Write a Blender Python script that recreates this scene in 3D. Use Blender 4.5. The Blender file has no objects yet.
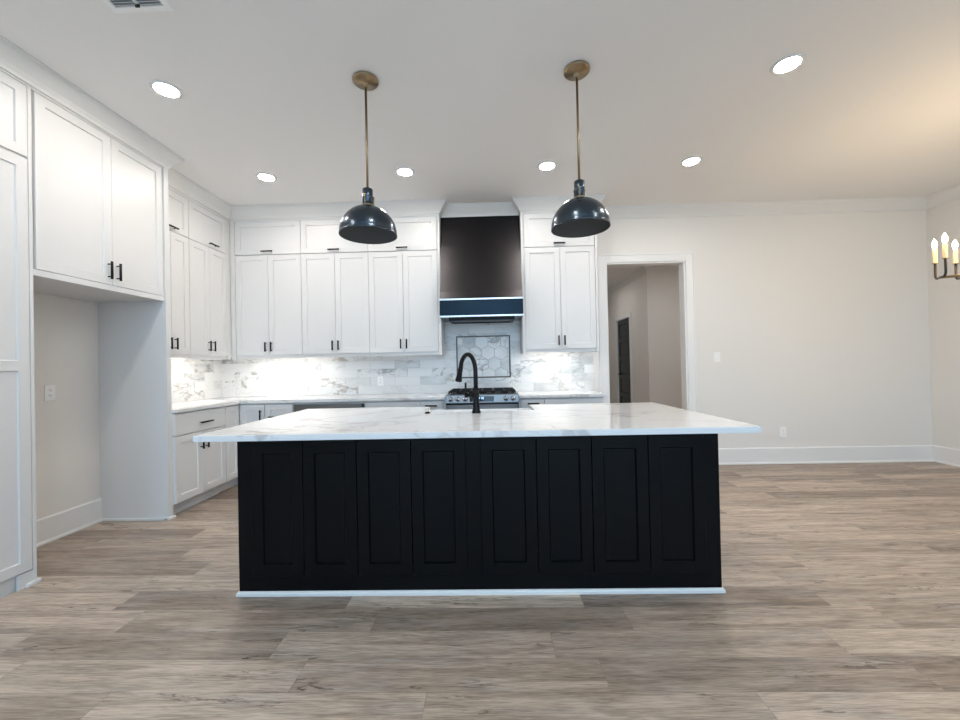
import bpy, bmesh, math, random
from mathutils import Vector, Matrix
C = bpy.context.scene.collection
SC = bpy.context.scene
random.seed(7)

# ------------------------------------------------------------------ camera, world, exposure
F_PX, YAW, PITCH, ROLL, CAM_H = 400.0, 0.0234, 0.0078, 0.0210, 1.2267
cam_data = bpy.data.cameras.new('camera')
cam_data.sensor_width = 36.0
cam_data.lens = F_PX / 960 * 36.0
cam_data.shift_x = 0.6 / 960
cam_data.shift_y = 3.0 / 960
cam_data.clip_start = 0.05
cam = bpy.data.objects.new('camera', cam_data)
C.objects.link(cam)
_R = Vector((math.cos(YAW), math.sin(YAW), 0))
_Fh = Vector((-math.sin(YAW), math.cos(YAW), 0))
_F = _Fh * math.cos(PITCH) + Vector((0, 0, 1)) * math.sin(PITCH)
_U = -_Fh * math.sin(PITCH) + Vector((0, 0, 1)) * math.cos(PITCH)
_X = _R * math.cos(ROLL) - _U * math.sin(ROLL)
_Y = _R * math.sin(ROLL) + _U * math.cos(ROLL)
M = Matrix.Identity(4)
for i in range(3):
    M[i][0], M[i][1], M[i][2] = _X[i], _Y[i], -_F[i]
M[2][3] = CAM_H
cam.matrix_world = M
SC.camera = cam

SC.view_settings.view_transform = 'Standard'
SC.view_settings.look = 'None'
SC.view_settings.gamma = 1.0
SC.view_settings.use_curve_mapping = False
SC.view_settings.exposure = 1.42
SC.cycles.max_bounces = 10
SC.cycles.diffuse_bounces = 6
SC.cycles.glossy_bounces = 4
SC.cycles.sample_clamp_indirect = 6.0
SC.cycles.caustics_reflective = False
SC.cycles.caustics_refractive = False

SKY = (0.47, 0.735, 1.0)
SKY_STRENGTH = 1.6
LENS_EMIT = 86.0          # recessed ceiling lights
STRIP_EMIT = 17.0         # strips under the wall cabinets
world = bpy.data.worlds.new('sky')
world.use_nodes = True
world.node_tree.nodes['Background'].inputs[0].default_value = (*SKY, 1)
world.node_tree.nodes['Background'].inputs[1].default_value = SKY_STRENGTH
SC.world = world

# main dimensions (metres; camera stands at x=0, y=0)
D = 4.826          # back wall
XL, XR = -3.27, 5.19
YR = -4.0          # wall behind the camera
CZ = 3.08          # ceiling
TX = -2.70         # front of the tall cabinets
UY = 4.482         # front of the wall cabinets on the back wall
UX = -2.924        # front of the wall cabinets on the left wall
CB = 2.957         # underside of crown on cabinets
CTZ = 0.914        # counter height

# ------------------------------------------------------------------ materials
def new_mat(name):
    m = bpy.data.materials.new(name)
    m.use_nodes = True
    return m, m.node_tree.nodes, m.node_tree.links, m.node_tree.nodes['Principled BSDF']

def paint(name, col, rough=0.45, metal=0.0, bump=0.0, bscale=300.0, spec=0.5, var=0.0):
    m, n, l, b = new_mat(name)
    b.inputs['Base Color'].default_value = (*col, 1)
    b.inputs['Roughness'].default_value = rough
    b.inputs['Metallic'].default_value = metal
    b.inputs['Specular IOR Level'].default_value = spec
    tc = n.new('ShaderNodeTexCoord')
    nz = n.new('ShaderNodeTexNoise')
    nz.inputs['Scale'].default_value = bscale
    l.new(tc.outputs['Object'], nz.inputs['Vector'])
    if bump > 0:
        bp = n.new('ShaderNodeBump')
        bp.inputs['Strength'].default_value = bump
        bp.inputs['Distance'].default_value = 0.002
        l.new(nz.outputs['Fac'], bp.inputs['Height'])
        l.new(bp.outputs['Normal'], b.inputs['Normal'])
    mr = n.new('ShaderNodeMapRange')
    mr.inputs['To Min'].default_value = max(0.02, rough - 0.04 - var)
    mr.inputs['To Max'].default_value = min(1, rough + 0.04 + var)
    l.new(nz.outputs['Fac'], mr.inputs['Value'])
    l.new(mr.outputs['Result'], b.inputs['Roughness'])
    return m

def emit(name, col, strength):
    m, n, l, b = new_mat(name)
    b.inputs['Base Color'].default_value = (0.9, 0.9, 0.9, 1)
    b.inputs['Emission Color'].default_value = (*col, 1)
    b.inputs['Emission Strength'].default_value = strength
    return m

def math_node(n, l, op, a, b=None, c=None):
    x = n.new('ShaderNodeMath'); x.operation = op
    for i, v in enumerate((a, b, c)):
        if v is None: continue
        if isinstance(v, (int, float)): x.inputs[i].default_value = v
        else: l.new(v, x.inputs[i])
    return x.outputs[0]

def ramp(n, l, fac, stops):
    r = n.new('ShaderNodeValToRGB')
    while len(r.color_ramp.elements) < len(stops): r.color_ramp.elements.new(0.5)
    for e, (p, c) in zip(r.color_ramp.elements, stops):
        e.position = p; e.color = (*c, 1)
    l.new(fac, r.inputs['Fac'])
    return r.outputs['Color']

def mix(n, l, fac, a, b):
    x = n.new('ShaderNodeMix'); x.data_type = 'RGBA'
    for s, v in ((x.inputs[0], fac), (x.inputs[6], a), (x.inputs[7], b)):
        if isinstance(v, (int, float)): s.default_value = v
        elif isinstance(v, tuple): s.default_value = (*v, 1)
        else: l.new(v, s)
    return x.outputs[2]

def vein(n, l, vec, w, scale, width, detail=6, dist=1.0):
    nz = n.new('ShaderNodeTexNoise'); nz.noise_dimensions = '4D'
    nz.inputs['Scale'].default_value = scale
    nz.inputs['Detail'].default_value = detail
    nz.inputs['Roughness'].default_value = 0.55
    nz.inputs['Distortion'].default_value = dist
    l.new(vec, nz.inputs['Vector'])
    if isinstance(w, (int, float)): nz.inputs['W'].default_value = w
    else: l.new(w, nz.inputs['W'])
    d = math_node(n, l, 'ABSOLUTE', math_node(n, l, 'SUBTRACT', nz.outputs['Fac'], 0.5))
    mr = n.new('ShaderNodeMapRange'); mr.interpolation_type = 'SMOOTHSTEP'
    mr.inputs['From Min'].default_value = 0.0; mr.inputs['From Max'].default_value = width
    mr.inputs['To Min'].default_value = 1.0; mr.inputs['To Max'].default_value = 0.0
    l.new(d, mr.inputs['Value'])
    return mr.outputs['Result']

def scaled_pos(n, l, sc, rot=(0, 0, 0)):
    g = n.new('ShaderNodeNewGeometry')
    mp = n.new('ShaderNodeMapping')
    mp.inputs['Scale'].default_value = sc
    mp.inputs['Rotation'].default_value = rot
    l.new(g.outputs['Position'], mp.inputs['Vector'])
    return mp.outputs['Vector']

def quartz_mat():
    m, n, l, b = new_mat('quartz')
    v = scaled_pos(n, l, (0.55, 1.25, 1.0), (0, 0, 0.5))
    v1 = vein(n, l, v, 3.1, 1.15, 0.016, 5, 0.9)
    v2 = vein(n, l, v, 8.6, 2.6, 0.012, 4, 0.7)
    msk = n.new('ShaderNodeTexNoise'); msk.inputs['Scale'].default_value = 1.6
    l.new(v, msk.inputs['Vector'])
    mm = math_node(n, l, 'MULTIPLY', math_node(n, l, 'MULTIPLY', v1, 0.8), math_node(n, l, 'MULTIPLY', msk.outputs['Fac'], 1.3))
    base = mix(n, l, math_node(n, l, 'MULTIPLY', msk.outputs['Fac'], 0.5), (0.80, 0.80, 0.80), (0.74, 0.735, 0.735))
    c1 = mix(n, l, mm, base, (0.40, 0.36, 0.35))
    c2 = mix(n, l, math_node(n, l, 'MULTIPLY', v2, 0.22), c1, (0.45, 0.42, 0.41))
    l.new(c2, b.inputs['Base Color'])
    b.inputs['Roughness'].default_value = 0.07
    return m

def tile_mat(name, heavy):
    m, n, l, b = new_mat(name)
    a = n.new('ShaderNodeAttribute'); a.attribute_name = 'rnd'
    r = a.outputs['Fac']
    w = math_node(n, l, 'MULTIPLY', r, 57.0)
    r2 = math_node(n, l, 'FRACT', math_node(n, l, 'MULTIPLY', r, 13.7))
    r3 = math_node(n, l, 'FRACT', math_node(n, l, 'MULTIPLY', r, 31.3))
    v = scaled_pos(n, l, (1.0, 1.0, 2.0), (0.15, 0.45, 0.1))
    v1 = vein(n, l, v, w, 2.6, 0.045, 3, 0.7)
    v2 = vein(n, l, v, w, 5.5, 0.020, 3, 0.9)
    cl = n.new('ShaderNodeTexNoise'); cl.noise_dimensions = '4D'; cl.inputs['Scale'].default_value = 4.0; cl.inputs['Detail'].default_value = 3
    l.new(v, cl.inputs['Vector']); l.new(w, cl.inputs['W'])
    st = math_node(n, l, 'POWER', r2, 2.3)
    tone = math_node(n, l, 'MULTIPLY', math_node(n, l, 'POWER', r3, 3.5), heavy)
    cm = n.new('ShaderNodeMapRange'); cm.inputs['From Min'].default_value = 0.35; cm.inputs['From Max'].default_value = 0.7
    cm.inputs['To Min'].default_value = 0.25; cm.inputs['To Max'].default_value = 1.0
    l.new(cl.outputs['Fac'], cm.inputs['Value'])
    base = mix(n, l, math_node(n, l, 'MULTIPLY', tone, cm.outputs['Result']), (0.80, 0.795, 0.785), (0.42, 0.44, 0.44))
    vc = mix(n, l, r3, (0.36, 0.32, 0.27), (0.30, 0.33, 0.34))
    c1 = mix(n, l, math_node(n, l, 'MULTIPLY', math_node(n, l, 'MULTIPLY', v1, st), 0.85), base, vc)
    c2 = mix(n, l, math_node(n, l, 'MULTIPLY', math_node(n, l, 'MULTIPLY', v2, st), 0.5), c1, (0.24, 0.215, 0.18))
    l.new(c2, b.inputs['Base Color'])
    b.inputs['Roughness'].default_value = 0.22
    return m

def floor_mat():
    m, n, l, b = new_mat('plank_floor')
    a = n.new('ShaderNodeAttribute'); a.attribute_name = 'rnd'
    t = n.new('ShaderNodeAttribute'); t.attribute_name = 'tone'
    w = math_node(n, l, 'MULTIPLY', a.outputs['Fac'], 91.0)
    def noise(sc, scale, detail, dist=0.0):
        x = n.new('ShaderNodeTexNoise'); x.noise_dimensions = '4D'
        x.inputs['Scale'].default_value = scale; x.inputs['Detail'].default_value = detail
        x.inputs['Distortion'].default_value = dist
        x.inputs['Roughness'].default_value = 0.62
        l.new(scaled_pos(n, l, sc), x.inputs['Vector']); l.new(w, x.inputs['W'])
        return x.outputs['Fac']
    g1 = noise((0.75, 9.0, 1.0), 2.6, 8, 0.9)      # broad cathedral bands
    g2 = noise((3.5, 75.0, 1.0), 3.4, 5, 0.2)     # fine grain
    g3 = noise((1.1, 3.2, 1.0), 2.2, 3, 0.4)      # cooler patches
    dark = mix(n, l, t.outputs['Fac'], (0.085, 0.058, 0.042), (0.300, 0.226, 0.170))
    light = mix(n, l, t.outputs['Fac'], (0.330, 0.250, 0.195), (0.740, 0.605, 0.490))
    f = math_node(n, l, 'ADD', math_node(n, l, 'MULTIPLY', g1, 0.5), math_node(n, l, 'MULTIPLY', g2, 0.5))
    mr = n.new('ShaderNodeMapRange'); mr.inputs['From Min'].default_value = 0.38; mr.inputs['From Max'].default_value = 0.60
    l.new(f, mr.inputs['Value'])
    c = mix(n, l, mr.outputs['Result'], dark, light)
    mr2 = n.new('ShaderNodeMapRange'); mr2.inputs['From Min'].default_value = 0.45; mr2.inputs['From Max'].default_value = 0.68
    mr2.inputs['To Max'].default_value = 0.42
    l.new(g3, mr2.inputs['Value'])
    grey = mix(n, l, mr.outputs['Result'], (0.15, 0.135, 0.125), (0.47, 0.43, 0.40))
    c = mix(n, l, mr2.outputs['Result'], c, grey)
    # dark cracks and knots along the grain
    kn = vein(n, l, scaled_pos(n, l, (0.7, 7.0, 1.0)), w, 2.2, 0.020, 6, 1.6)
    kn2 = noise((0.9, 5.0, 1.0), 2.4, 3)
    km = n.new('ShaderNodeMapRange'); km.inputs['From Min'].default_value = 0.52; km.inputs['From Max'].default_value = 0.62
    km.inputs['To Max'].default_value = 0.9
    l.new(kn2, km.inputs['Value'])
    c = mix(n, l, math_node(n, l, 'MULTIPLY', kn, km.outputs['Result']), c, (0.075, 0.052, 0.042))
    l.new(c, b.inputs['Base Color'])
    rr = n.new('ShaderNodeMapRange'); rr.inputs['To Min'].default_value = 0.36; rr.inputs['To Max'].default_value = 0.52
    l.new(g2, rr.inputs['Value']); l.new(rr.outputs['Result'], b.inputs['Roughness'])
    bp = n.new('ShaderNodeBump'); bp.inputs['Strength'].default_value = 0.08; bp.inputs['Distance'].default_value = 0.002
    l.new(g2, bp.inputs['Height']); l.new(bp.outputs['Normal'], b.inputs['Normal'])
    return m

def brushed_mat(name, col, rough, sc=(1.5, 1.5, 90.0)):
    m, n, l, b = new_mat(name)
    b.inputs['Metallic'].default_value = 1.0
    nz = n.new('ShaderNodeTexNoise'); nz.inputs['Scale'].default_value = 4.0; nz.inputs['Detail'].default_value = 4
    l.new(scaled_pos(n, l, sc), nz.inputs['Vector'])
    c = mix(n, l, nz.outputs['Fac'], tuple(x * 0.8 for x in col), tuple(x * 1.2 for x in col))
    l.new(c, b.inputs['Base Color'])
    mr = n.new('ShaderNodeMapRange'); mr.inputs['To Min'].default_value = rough - 0.08; mr.inputs['To Max'].default_value = rough + 0.08
    l.new(nz.outputs['Fac'], mr.inputs['Value']); l.new(mr.outputs['Result'], b.inputs['Roughness'])
    return m

MT = dict(
    cab=paint('cabinet_white', (0.71, 0.705, 0.70), 0.38),
    crown=paint('crown_paint', (0.75, 0.74, 0.72), 0.5),
    trim=paint('trim_white', (0.79, 0.785, 0.775), 0.40),
    wall=paint('wall_paint', (0.775, 0.75, 0.715), 0.7, bump=0.05),
    ceil=paint('ceiling_paint', (0.83, 0.82, 0.805), 0.8, bump=0.05),
    black=paint('island_black', (0.0030, 0.0033, 0.0042), 0.32, spec=0.15),
    pull=paint('matte_black_metal', (0.006, 0.006, 0.007), 0.38, spec=0.2),
    faucet=paint('black_faucet', (0.004, 0.004, 0.005), 0.25, spec=0.22),
    shade=paint('gunmetal_shade_sky_tint', (0.065, 0.085, 0.108), 0.25, metal=1.0, bscale=6),  # gunmetal, with the blue of reflected windows put into the base colour
    shade_in=paint('shade_inside', (0.006, 0.0055, 0.0055), 0.5, spec=0.15),
    brass=paint('aged_brass', (0.32, 0.235, 0.14), 0.32, metal=1.0, bscale=40),
    bronze=paint('dark_bronze', (0.045, 0.035, 0.028), 0.4, metal=0.7),
    hood=brushed_mat('brushed_black_steel', (0.040, 0.038, 0.041), 0.36),
    band=paint('hood_band_sky_tint', (0.017, 0.026, 0.035), 0.30, metal=1.0),  # black metal; the blue window reflection is mixed into its base colour
    steel=brushed_mat('stainless', (0.27, 0.27, 0.275), 0.38, (90.0, 1.5, 1.5)),
    dsteel=brushed_mat('dark_stainless', (0.22, 0.21, 0.20), 0.33, (1.5, 1.5, 60.0)),
    polish=paint('polished_trim', (0.78, 0.78, 0.80), 0.22, metal=1.0),
    chrome=paint('knob_steel', (0.70, 0.70, 0.71), 0.18, metal=1.0),
    iron=paint('cast_iron', (0.008, 0.008, 0.008), 0.55, bump=0.2, spec=0.25),
    glass_black=paint('black_glass', (0.008, 0.009, 0.011), 0.06),
    screen=emit('clock_digits', (0.35, 0.65, 1.0), 1.2),
    sink=paint('white_fireclay', (0.80, 0.80, 0.80), 0.12),
    plate=paint('outlet_plastic', (0.88, 0.88, 0.87), 0.30),
    slot=paint('outlet_slot', (0.03, 0.03, 0.03), 0.5),
    dark=paint('dark_gap', (0.03, 0.03, 0.035), 0.7),
    flat_black=paint('flat_black', (0.003, 0.003, 0.003), 0.7, spec=0.05),
    grout_dark=paint('grey_grout', (0.33, 0.32, 0.31), 0.8),
    grout=paint('grout', (0.66, 0.65, 0.63), 0.8),
    pencil=paint('pencil_frame', (0.10, 0.085, 0.06), 0.35, metal=0.6),
    duct=paint('duct_grey', (0.23, 0.25, 0.28), 0.6),
    candle=paint('candle_sleeve', (0.40, 0.31, 0.19), 0.45),
    lens=emit('light_lens', (1.0, 0.925, 0.84), LENS_EMIT),
    lens_hall_fill=emit('hall_fill_lens', (1.0, 0.97, 0.94), LENS_EMIT * 0.8),  # neutral lens for the added hallway lights, keeps the walls there grey
    strip=emit('led_strip', (1.0, 0.95, 0.88), STRIP_EMIT),
    flame=emit('candle_bulb', (1.0, 0.80, 0.52), 30.0),
    frost=paint('frosted_bulb', (0.35, 0.33, 0.31), 0.3),
    door=paint('black_door', (0.010, 0.013, 0.019), 0.25, spec=0.3),
    quartz=quartz_mat(),
    tile=tile_mat('marble_tile', 0.75),
    hex=tile_mat('hexagon_marble', 1.1),
    floor=floor_mat(),
)

# ------------------------------------------------------------------ mesh helpers
def box(bm, x0, x1, y0, y1, z0, z1, bev=0.0):
    b2 = bmesh.new()
    vs = [b2.verts.new(p) for p in ((x0, y0, z0), (x1, y0, z0), (x1, y1, z0), (x0, y1, z0),
                                     (x0, y0, z1), (x1, y0, z1), (x1, y1, z1), (x0, y1, z1))]
    for f in ((0, 3, 2, 1), (4, 5, 6, 7), (0, 1, 5, 4), (1, 2, 6, 5), (2, 3, 7, 6), (3, 0, 4, 7)):
        b2.faces.new([vs[i] for i in f])
    if bev > 0:
        bmesh.ops.bevel(b2, geom=b2.edges[:], offset=bev, segments=2, profile=0.6, affect='EDGES')
    merge(bm, b2)

def merge(bm, b2):
    mp = {v: bm.verts.new(v.co) for v in b2.verts}
    for f in b2.faces:
        nf = bm.faces.new([mp[v] for v in f.verts]); nf.smooth = f.smooth
    b2.free()

def prism(bm, pts, axis, a0, a1):
    """extrude a polygon; axis 'x': pts are (y,z); 'y': (x,z); 'z': (x,y)"""
    def mk(p, a):
        return {'x': (a, p[0], p[1]), 'y': (p[0], a, p[1]), 'z': (p[0], p[1], a)}[axis]
    A = [bm.verts.new(mk(p, a0)) for p in pts]
    B = [bm.verts.new(mk(p, a1)) for p in pts]
    n = len(pts)
    fs = [bm.faces.new(A), bm.faces.new(B[::-1])]
    for i in range(n):
        fs.append(bm.faces.new((A[i], B[i], B[(i + 1) % n], A[(i + 1) % n])))
    return fs

def lathe(bm, prof, cx, cy, n=40, axis='z', smooth=True, cz=0.0):
    rings = []
    for r, h in prof:
        ring = []
        for k in range(n):
            a = 2 * math.pi * k / n
            c, s = r * math.cos(a), r * math.sin(a)
            if axis == 'z': p = (cx + c, cy + s, h)
            elif axis == 'y': p = (cx + c, h, cz + s)
            else: p = (h, cy + c, cz + s)
            ring.append(bm.verts.new(p))
        rings.append(ring)
    for A, B in zip(rings, rings[1:]):
        for k in range(n):
            f = bm.faces.new((A[k], A[(k + 1) % n], B[(k + 1) % n], B[k])); f.smooth = smooth
    for r in (rings[0], rings[-1]):
        try: bm.faces.new(r)
        except ValueError: pass

def tube(bm, pts, rad, n=14, cap=True):
    pts = [Vector(p) for p in pts]
    rads = rad if isinstance(rad, (list, tuple)) else [rad] * len(pts)
    rings = []
    prev = None
    for i, p in enumerate(pts):
        t = (pts[min(i + 1, len(pts) - 1)] - pts[max(i - 1, 0)]).normalized()
        if prev is None:
            ref = Vector((0, 0, 1)) if abs(t.z) < 0.9 else Vector((1, 0, 0))
            u = t.cross(ref).normalized()
        else:
            u = (prev - t * prev.dot(t)).normalized()
        prev = u
        v = t.cross(u)
        rings.append([bm.verts.new(p + (u * math.cos(2 * math.pi * k / n) + v * math.sin(2 * math.pi * k / n)) * rads[i]) for k in range(n)])
    for A, B in zip(rings, rings[1:]):
        for k in range(n):
            f = bm.faces.new((A[k], A[(k + 1) % n], B[(k + 1) % n], B[k])); f.smooth = True
    if cap:
        bm.faces.new(rings[0][::-1]); bm.faces.new(rings[-1])

def sweep(bm, path, prof):
    """sweep profile (out, z) along a plan path [(x,y)]; 'out' is to the RIGHT of the walking direction"""
    n = len(path); rings = []
    for i, p in enumerate(path):
        p = Vector(p)
        d0 = (p - Vector(path[i - 1])).normalized() if i > 0 else None
        d1 = (Vector(path[i + 1]) - p).normalized() if i < n - 1 else None
        if d0 is None: d0 = d1
        if d1 is None: d1 = d0
        n0 = Vector((d0.y, -d0.x)); n1 = Vector((d1.y, -d1.x))
        m = (n0 + n1); m = m / max(1e-6, m.dot(n0))
        rings.append([bm.verts.new((p.x + m.x * o, p.y + m.y * o, z)) for o, z in prof])
    k = len(prof)
    for A, B in zip(rings, rings[1:]):
        for j in range(k):
            bm.faces.new((A[j], B[j], B[(j + 1) % k], A[(j + 1) % k]))
    bm.faces.new(rings[0]); bm.faces.new(rings[-1][::-1])

def thing(name, label, cat, loc, group=None):
    o = bpy.data.objects.new(name, None); C.objects.link(o)
    o.empty_display_size = 0.1
    o.location = loc
    o['label'] = label; o['category'] = cat
    if group: o['group'] = group
    return o

ROOTLOC = {}
def obj(name, bm, mat, parent=None, label=None, smooth=False, loc=None):
    """link bm (world coordinates) as one mesh object"""
    if isinstance(bm, bmesh.types.BMesh):
        bmesh.ops.recalc_face_normals(bm, faces=bm.faces[:])
        me = bpy.data.meshes.new(name)
        root = parent
        while root is not None and root.parent is not None: root = root.parent
        org = Vector(loc) if loc is not None else (Vector(root.location) if root is not None else Vector((0, 0, 0)))
        bmesh.ops.translate(bm, verts=bm.verts[:], vec=-org)
        bm.to_mesh(me); bm.free()
    else:
        me = bm
    if smooth:
        for p in me.polygons: p.use_smooth = True
    me.materials.append(MT[mat])
    o = bpy.data.objects.new(name, me); C.objects.link(o)
    if parent is not None: o.parent = parent
    elif loc is not None: o.location = loc
    if label: o['label'] = label
    return o

def tag(o, label, cat, group=None):
    o['label'] = label; o['category'] = cat
    if group: o['group'] = group
    return o

def struct(name, bm, mat, parent=None):
    o = obj(name, bm, mat, parent)
    if parent is None: o['kind'] = 'structure'
    return o

def dup(root, loc, label=None):
    off = Vector(loc)
    r = root.copy(); C.objects.link(r); r.location = off
    if label: r['label'] = label
    for ch in list(root.children):
        c = ch.copy(); C.objects.link(c); c.parent = r
        for g in ch.children:
            d = g.copy(); C.objects.link(d); d.parent = c
    return r

# panel facing a direction.  face 'S' = towards -y (u along x), 'E' = towards +x (u along y)
def mapper(face, plane):
    if face == 'S':
        return lambda u, z, d: (u, plane - d, z)
    return lambda u, z, d: (plane + d, u, z)

def shaker(bm, face, plane, u0, u1, z0, z1, t=0.020, stile=0.058, rec=0.009, ch=0.004, rail=None, mids=()):
    """a framed door whose BACK lies on 'plane' and whose front is t further out; recessed flat panel(s)"""
    P = mapper(face, plane)
    rail = rail or stile
    e = 0.0015
    def ring(a0, a1, b0, b1, d): return [bm.verts.new(P(*q, d)) for q in ((a0, b0), (a1, b0), (a1, b1), (a0, b1))]
    back = ring(u0, u1, z0, z1, 0)
    side = ring(u0, u1, z0, z1, t - e)
    fr = ring(u0 + e, u1 - e, z0 + e, z1 - e, t)
    def bridge(A, B):
        for k in range(4): bm.faces.new((A[k], A[(k + 1) % 4], B[(k + 1) % 4], B[k]))
    bm.faces.new(back); bridge(back, side); bridge(side, fr)
    cuts = [z0 + e] + [c for m in mids for c in (m,)] + [z1 - e]
    # openings
    opens = []
    zz = z0 + rail
    for (m0, m1) in mids:
        opens.append((zz, m0)); zz = m1
    opens.append((zz, z1 - rail))
    a0, a1 = u0 + stile, u1 - stile
    if len(opens) == 1:
        o = ring(a0, a1, opens[0][0], opens[0][1], t)
        bridge(fr, o)
        p = ring(a0 + ch, a1 - ch, opens[0][0] + ch, opens[0][1] - ch, t - rec)
        bridge(o, p); bm.faces.new(p)
    else:
        rs = [ring(a0, a1, b0, b1, t) for b0, b1 in opens]
        left = [fr[0]] + [v for r in rs for v in (r[0], r[3])] + [fr[3]]
        right = [fr[1]] + [v for r in rs for v in (r[1], r[2])] + [fr[2]]
        bm.faces.new([left[0], right[0], right[1], left[1]])
        bm.faces.new([left[-2], right[-2], right[-1], left[-1]])
        for k in range(len(rs) - 1):
            bm.faces.new([rs[k][3], rs[k][2], rs[k + 1][1], rs[k + 1][0]])
        bm.faces.new(left); bm.faces.new(right)
        for r, (b0, b1) in zip(rs, opens):
            p = ring(a0 + ch, a1 - ch, b0 + ch, b1 - ch, t - rec)
            bridge(r, p); bm.faces.new(p)

def slab(bm, face, plane, u0, u1, z0, z1, t=0.02, bev=0.002):
    P = mapper(face, plane)
    a, b = P(u0, z0, 0), P(u1, z1, t)
    box(bm, min(a[0], b[0]), max(a[0], b[0]), min(a[1], b[1]), max(a[1], b[1]), z0, z1, bev)

def pull(face, plane, u, z, length, vertical, parent):
    """bar pull with two posts, standing off from plane"""
    bm = bmesh.new(); P = mapper(face, plane); h = length / 2
    so = 0.030
    if vertical:
        tube(bm, [P(u, z - h, so), P(u, z + h, so)], 0.0080, 10)
        for s in (-0.36, 0.36): tube(bm, [P(u, z + s * length, -0.001), P(u, z + s * length, so)], 0.0045, 8)
    else:
        tube(bm, [P(u - h, z, so), P(u + h, z, so)], 0.0080, 10)
        for s in (-0.36, 0.36): tube(bm, [P(u + s * length, z, -0.001), P(u + s * length, z, so)], 0.0045, 8)
    return obj('handle', bm, 'pull', parent, 'black bar handle')

# ------------------------------------------------------------------ room shell
def plank_floor():
    bm = bmesh.new()
    W, L, GP = 0.175, 1.22, 0.0007
    known = {0: 0.04, 1: -0.965, 2: -1.80, -1: -1.48}     # row 0 starts at y=1.513 (joint x)
    known[0] = -0.79
    tones = {(2, 0): .42, (2, 1): .22, (1, -1): .32, (1, 0): .72, (1, 1): .55, (0, -1): .75, (0, 0): .5, (0, 1): .28, (-1, 0): .8, (-1, -1): .45, (-1, 1): .6}
    lr = bm.faces.layers.float.new('rnd'); lt = bm.faces.layers.float.new('tone')
    rng = random.Random(21)
    xa, xb = XL - 0.1, XR + 0.1
    r0 = int((YR - 1.513) / W) - 1; r1 = int((11.0 - 1.513) / W) + 1
    for r in range(r0, r1):
        j0 = known.get(r, rng.uniform(0, L))
        y0 = 1.513 + r * W; y1 = y0 + W
        k0 = math.floor((xa - j0) / L)
        for k in range(k0, k0 + 10):
            x0, x1 = max(xa, j0 + k * L), min(xb, j0 + (k + 1) * L)
            if x1 <= x0: continue
            f = bm.faces.new([bm.verts.new(p) for p in ((x0 + GP, y0 + GP, 0), (x1 - GP, y0 + GP, 0), (x1 - GP, y1 - GP, 0), (x0 + GP, y1 - GP, 0))])
            f[lr] = rng.random(); f[lt] = tones.get((r, k), min(1, max(0, rng.gauss(0.5, 0.27))))
    f = bm.faces.new([bm.verts.new(p) for p in ((xa, YR, -.002), (xb, YR, -.002), (xb, 11.0, -.002), (xa, 11.0, -.002))]); f[lt] = 0.0
    me = bpy.data.meshes.new('floor')
    bm.to_mesh(me); bm.free()
    o = obj('floor', me, 'floor'); o['kind'] = 'structure'
plank_floor()

OX0, OX1, OZ = 1.424, 2.3650, 2.430        # cased opening
WT = 0.12
LZ, YS = 5.5, 0.2                           # taller living area behind the viewer
bm = bmesh.new(); box(bm, XL - WT, XR + WT, YS, D + WT, CZ, CZ + 0.1); struct('ceiling', bm, 'ceil')
bm = bmesh.new(); box(bm, XL - WT, XR + WT, YR - WT, YS + .1, LZ, LZ + 0.1); struct('ceiling_living', bm, 'ceil')
bm = bmesh.new(); box(bm, XL - WT, XR + WT, YS, YS + .1, CZ + .1, LZ); struct('wall_header', bm, 'wall')
bm = bmesh.new()
box(bm, XL - WT, OX0, D, D + WT, 0, CZ); box(bm, OX1, XR + WT, D, D + WT, 0, CZ); box(bm, OX0, OX1, D, D + WT, OZ, CZ)
struct('wall_back', bm, 'wall')
bm = bmesh.new(); box(bm, XL - WT, XL, YS, D, 0, CZ); box(bm, XL - WT, XL, YR, YS, 0, LZ); struct('wall_left', bm, 'wall')
bm = bmesh.new(); box(bm, XR, XR + WT, YS, D, 0, CZ); box(bm, XR, XR + WT, YR, YS, 0, LZ); struct('wall_right', bm, 'wall')
# wall behind the camera with three tall windows, each with a transom window above
WIN = [(-2.6, -0.9), (-0.5, 2.0), (2.4, 4.1)]
WZ = [(0.30, 2.50), (2.80, 5.20)]
bm = bmesh.new()
xs = [XL - WT] + [v for w in WIN for v in w] + [XR + WT]
for a, b_ in zip(xs[0::2], xs[1::2]): box(bm, a, b_, YR - WT, YR, 0, LZ)
for a, b_ in WIN:
    for z0, z1 in ((0, WZ[0][0]), (WZ[0][1], WZ[1][0]), (WZ[1][1], LZ)): box(bm, a, b_, YR - WT, YR, z0, z1)
struct('wall_rear', bm, 'wall')
k = 0
for a, b_ in WIN:
    for WZ0, WZ1 in WZ:
        k += 1
        bm = bmesh.new()
        for q in ((a, a + .05, WZ0, WZ1), (b_ - .05, b_, WZ0, WZ1), (a, b_, WZ0, WZ0 + .05), (a, b_, WZ1 - .05, WZ1), ((a + b_) / 2 - .02, (a + b_) / 2 + .02, WZ0, WZ1)):
            box(bm, q[0], q[1], YR - 0.09, YR - 0.03, q[2], q[3])
        struct('window_%d' % k, bm, 'trim')
        # daylight portal: tells the renderer where the sky enters
        ld = bpy.data.lights.new('window_portal', 'AREA'); ld.shape = 'RECTANGLE'
        ld.size = b_ - a; ld.size_y = WZ1 - WZ0; ld.cycles.is_portal = True
        lo = bpy.data.objects.new('window_portal', ld); C.objects.link(lo)
        lo.location = ((a + b_) / 2, YR - WT / 2, (WZ0 + WZ1) / 2); lo.rotation_euler = (math.radians(90), 0, 0)

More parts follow.
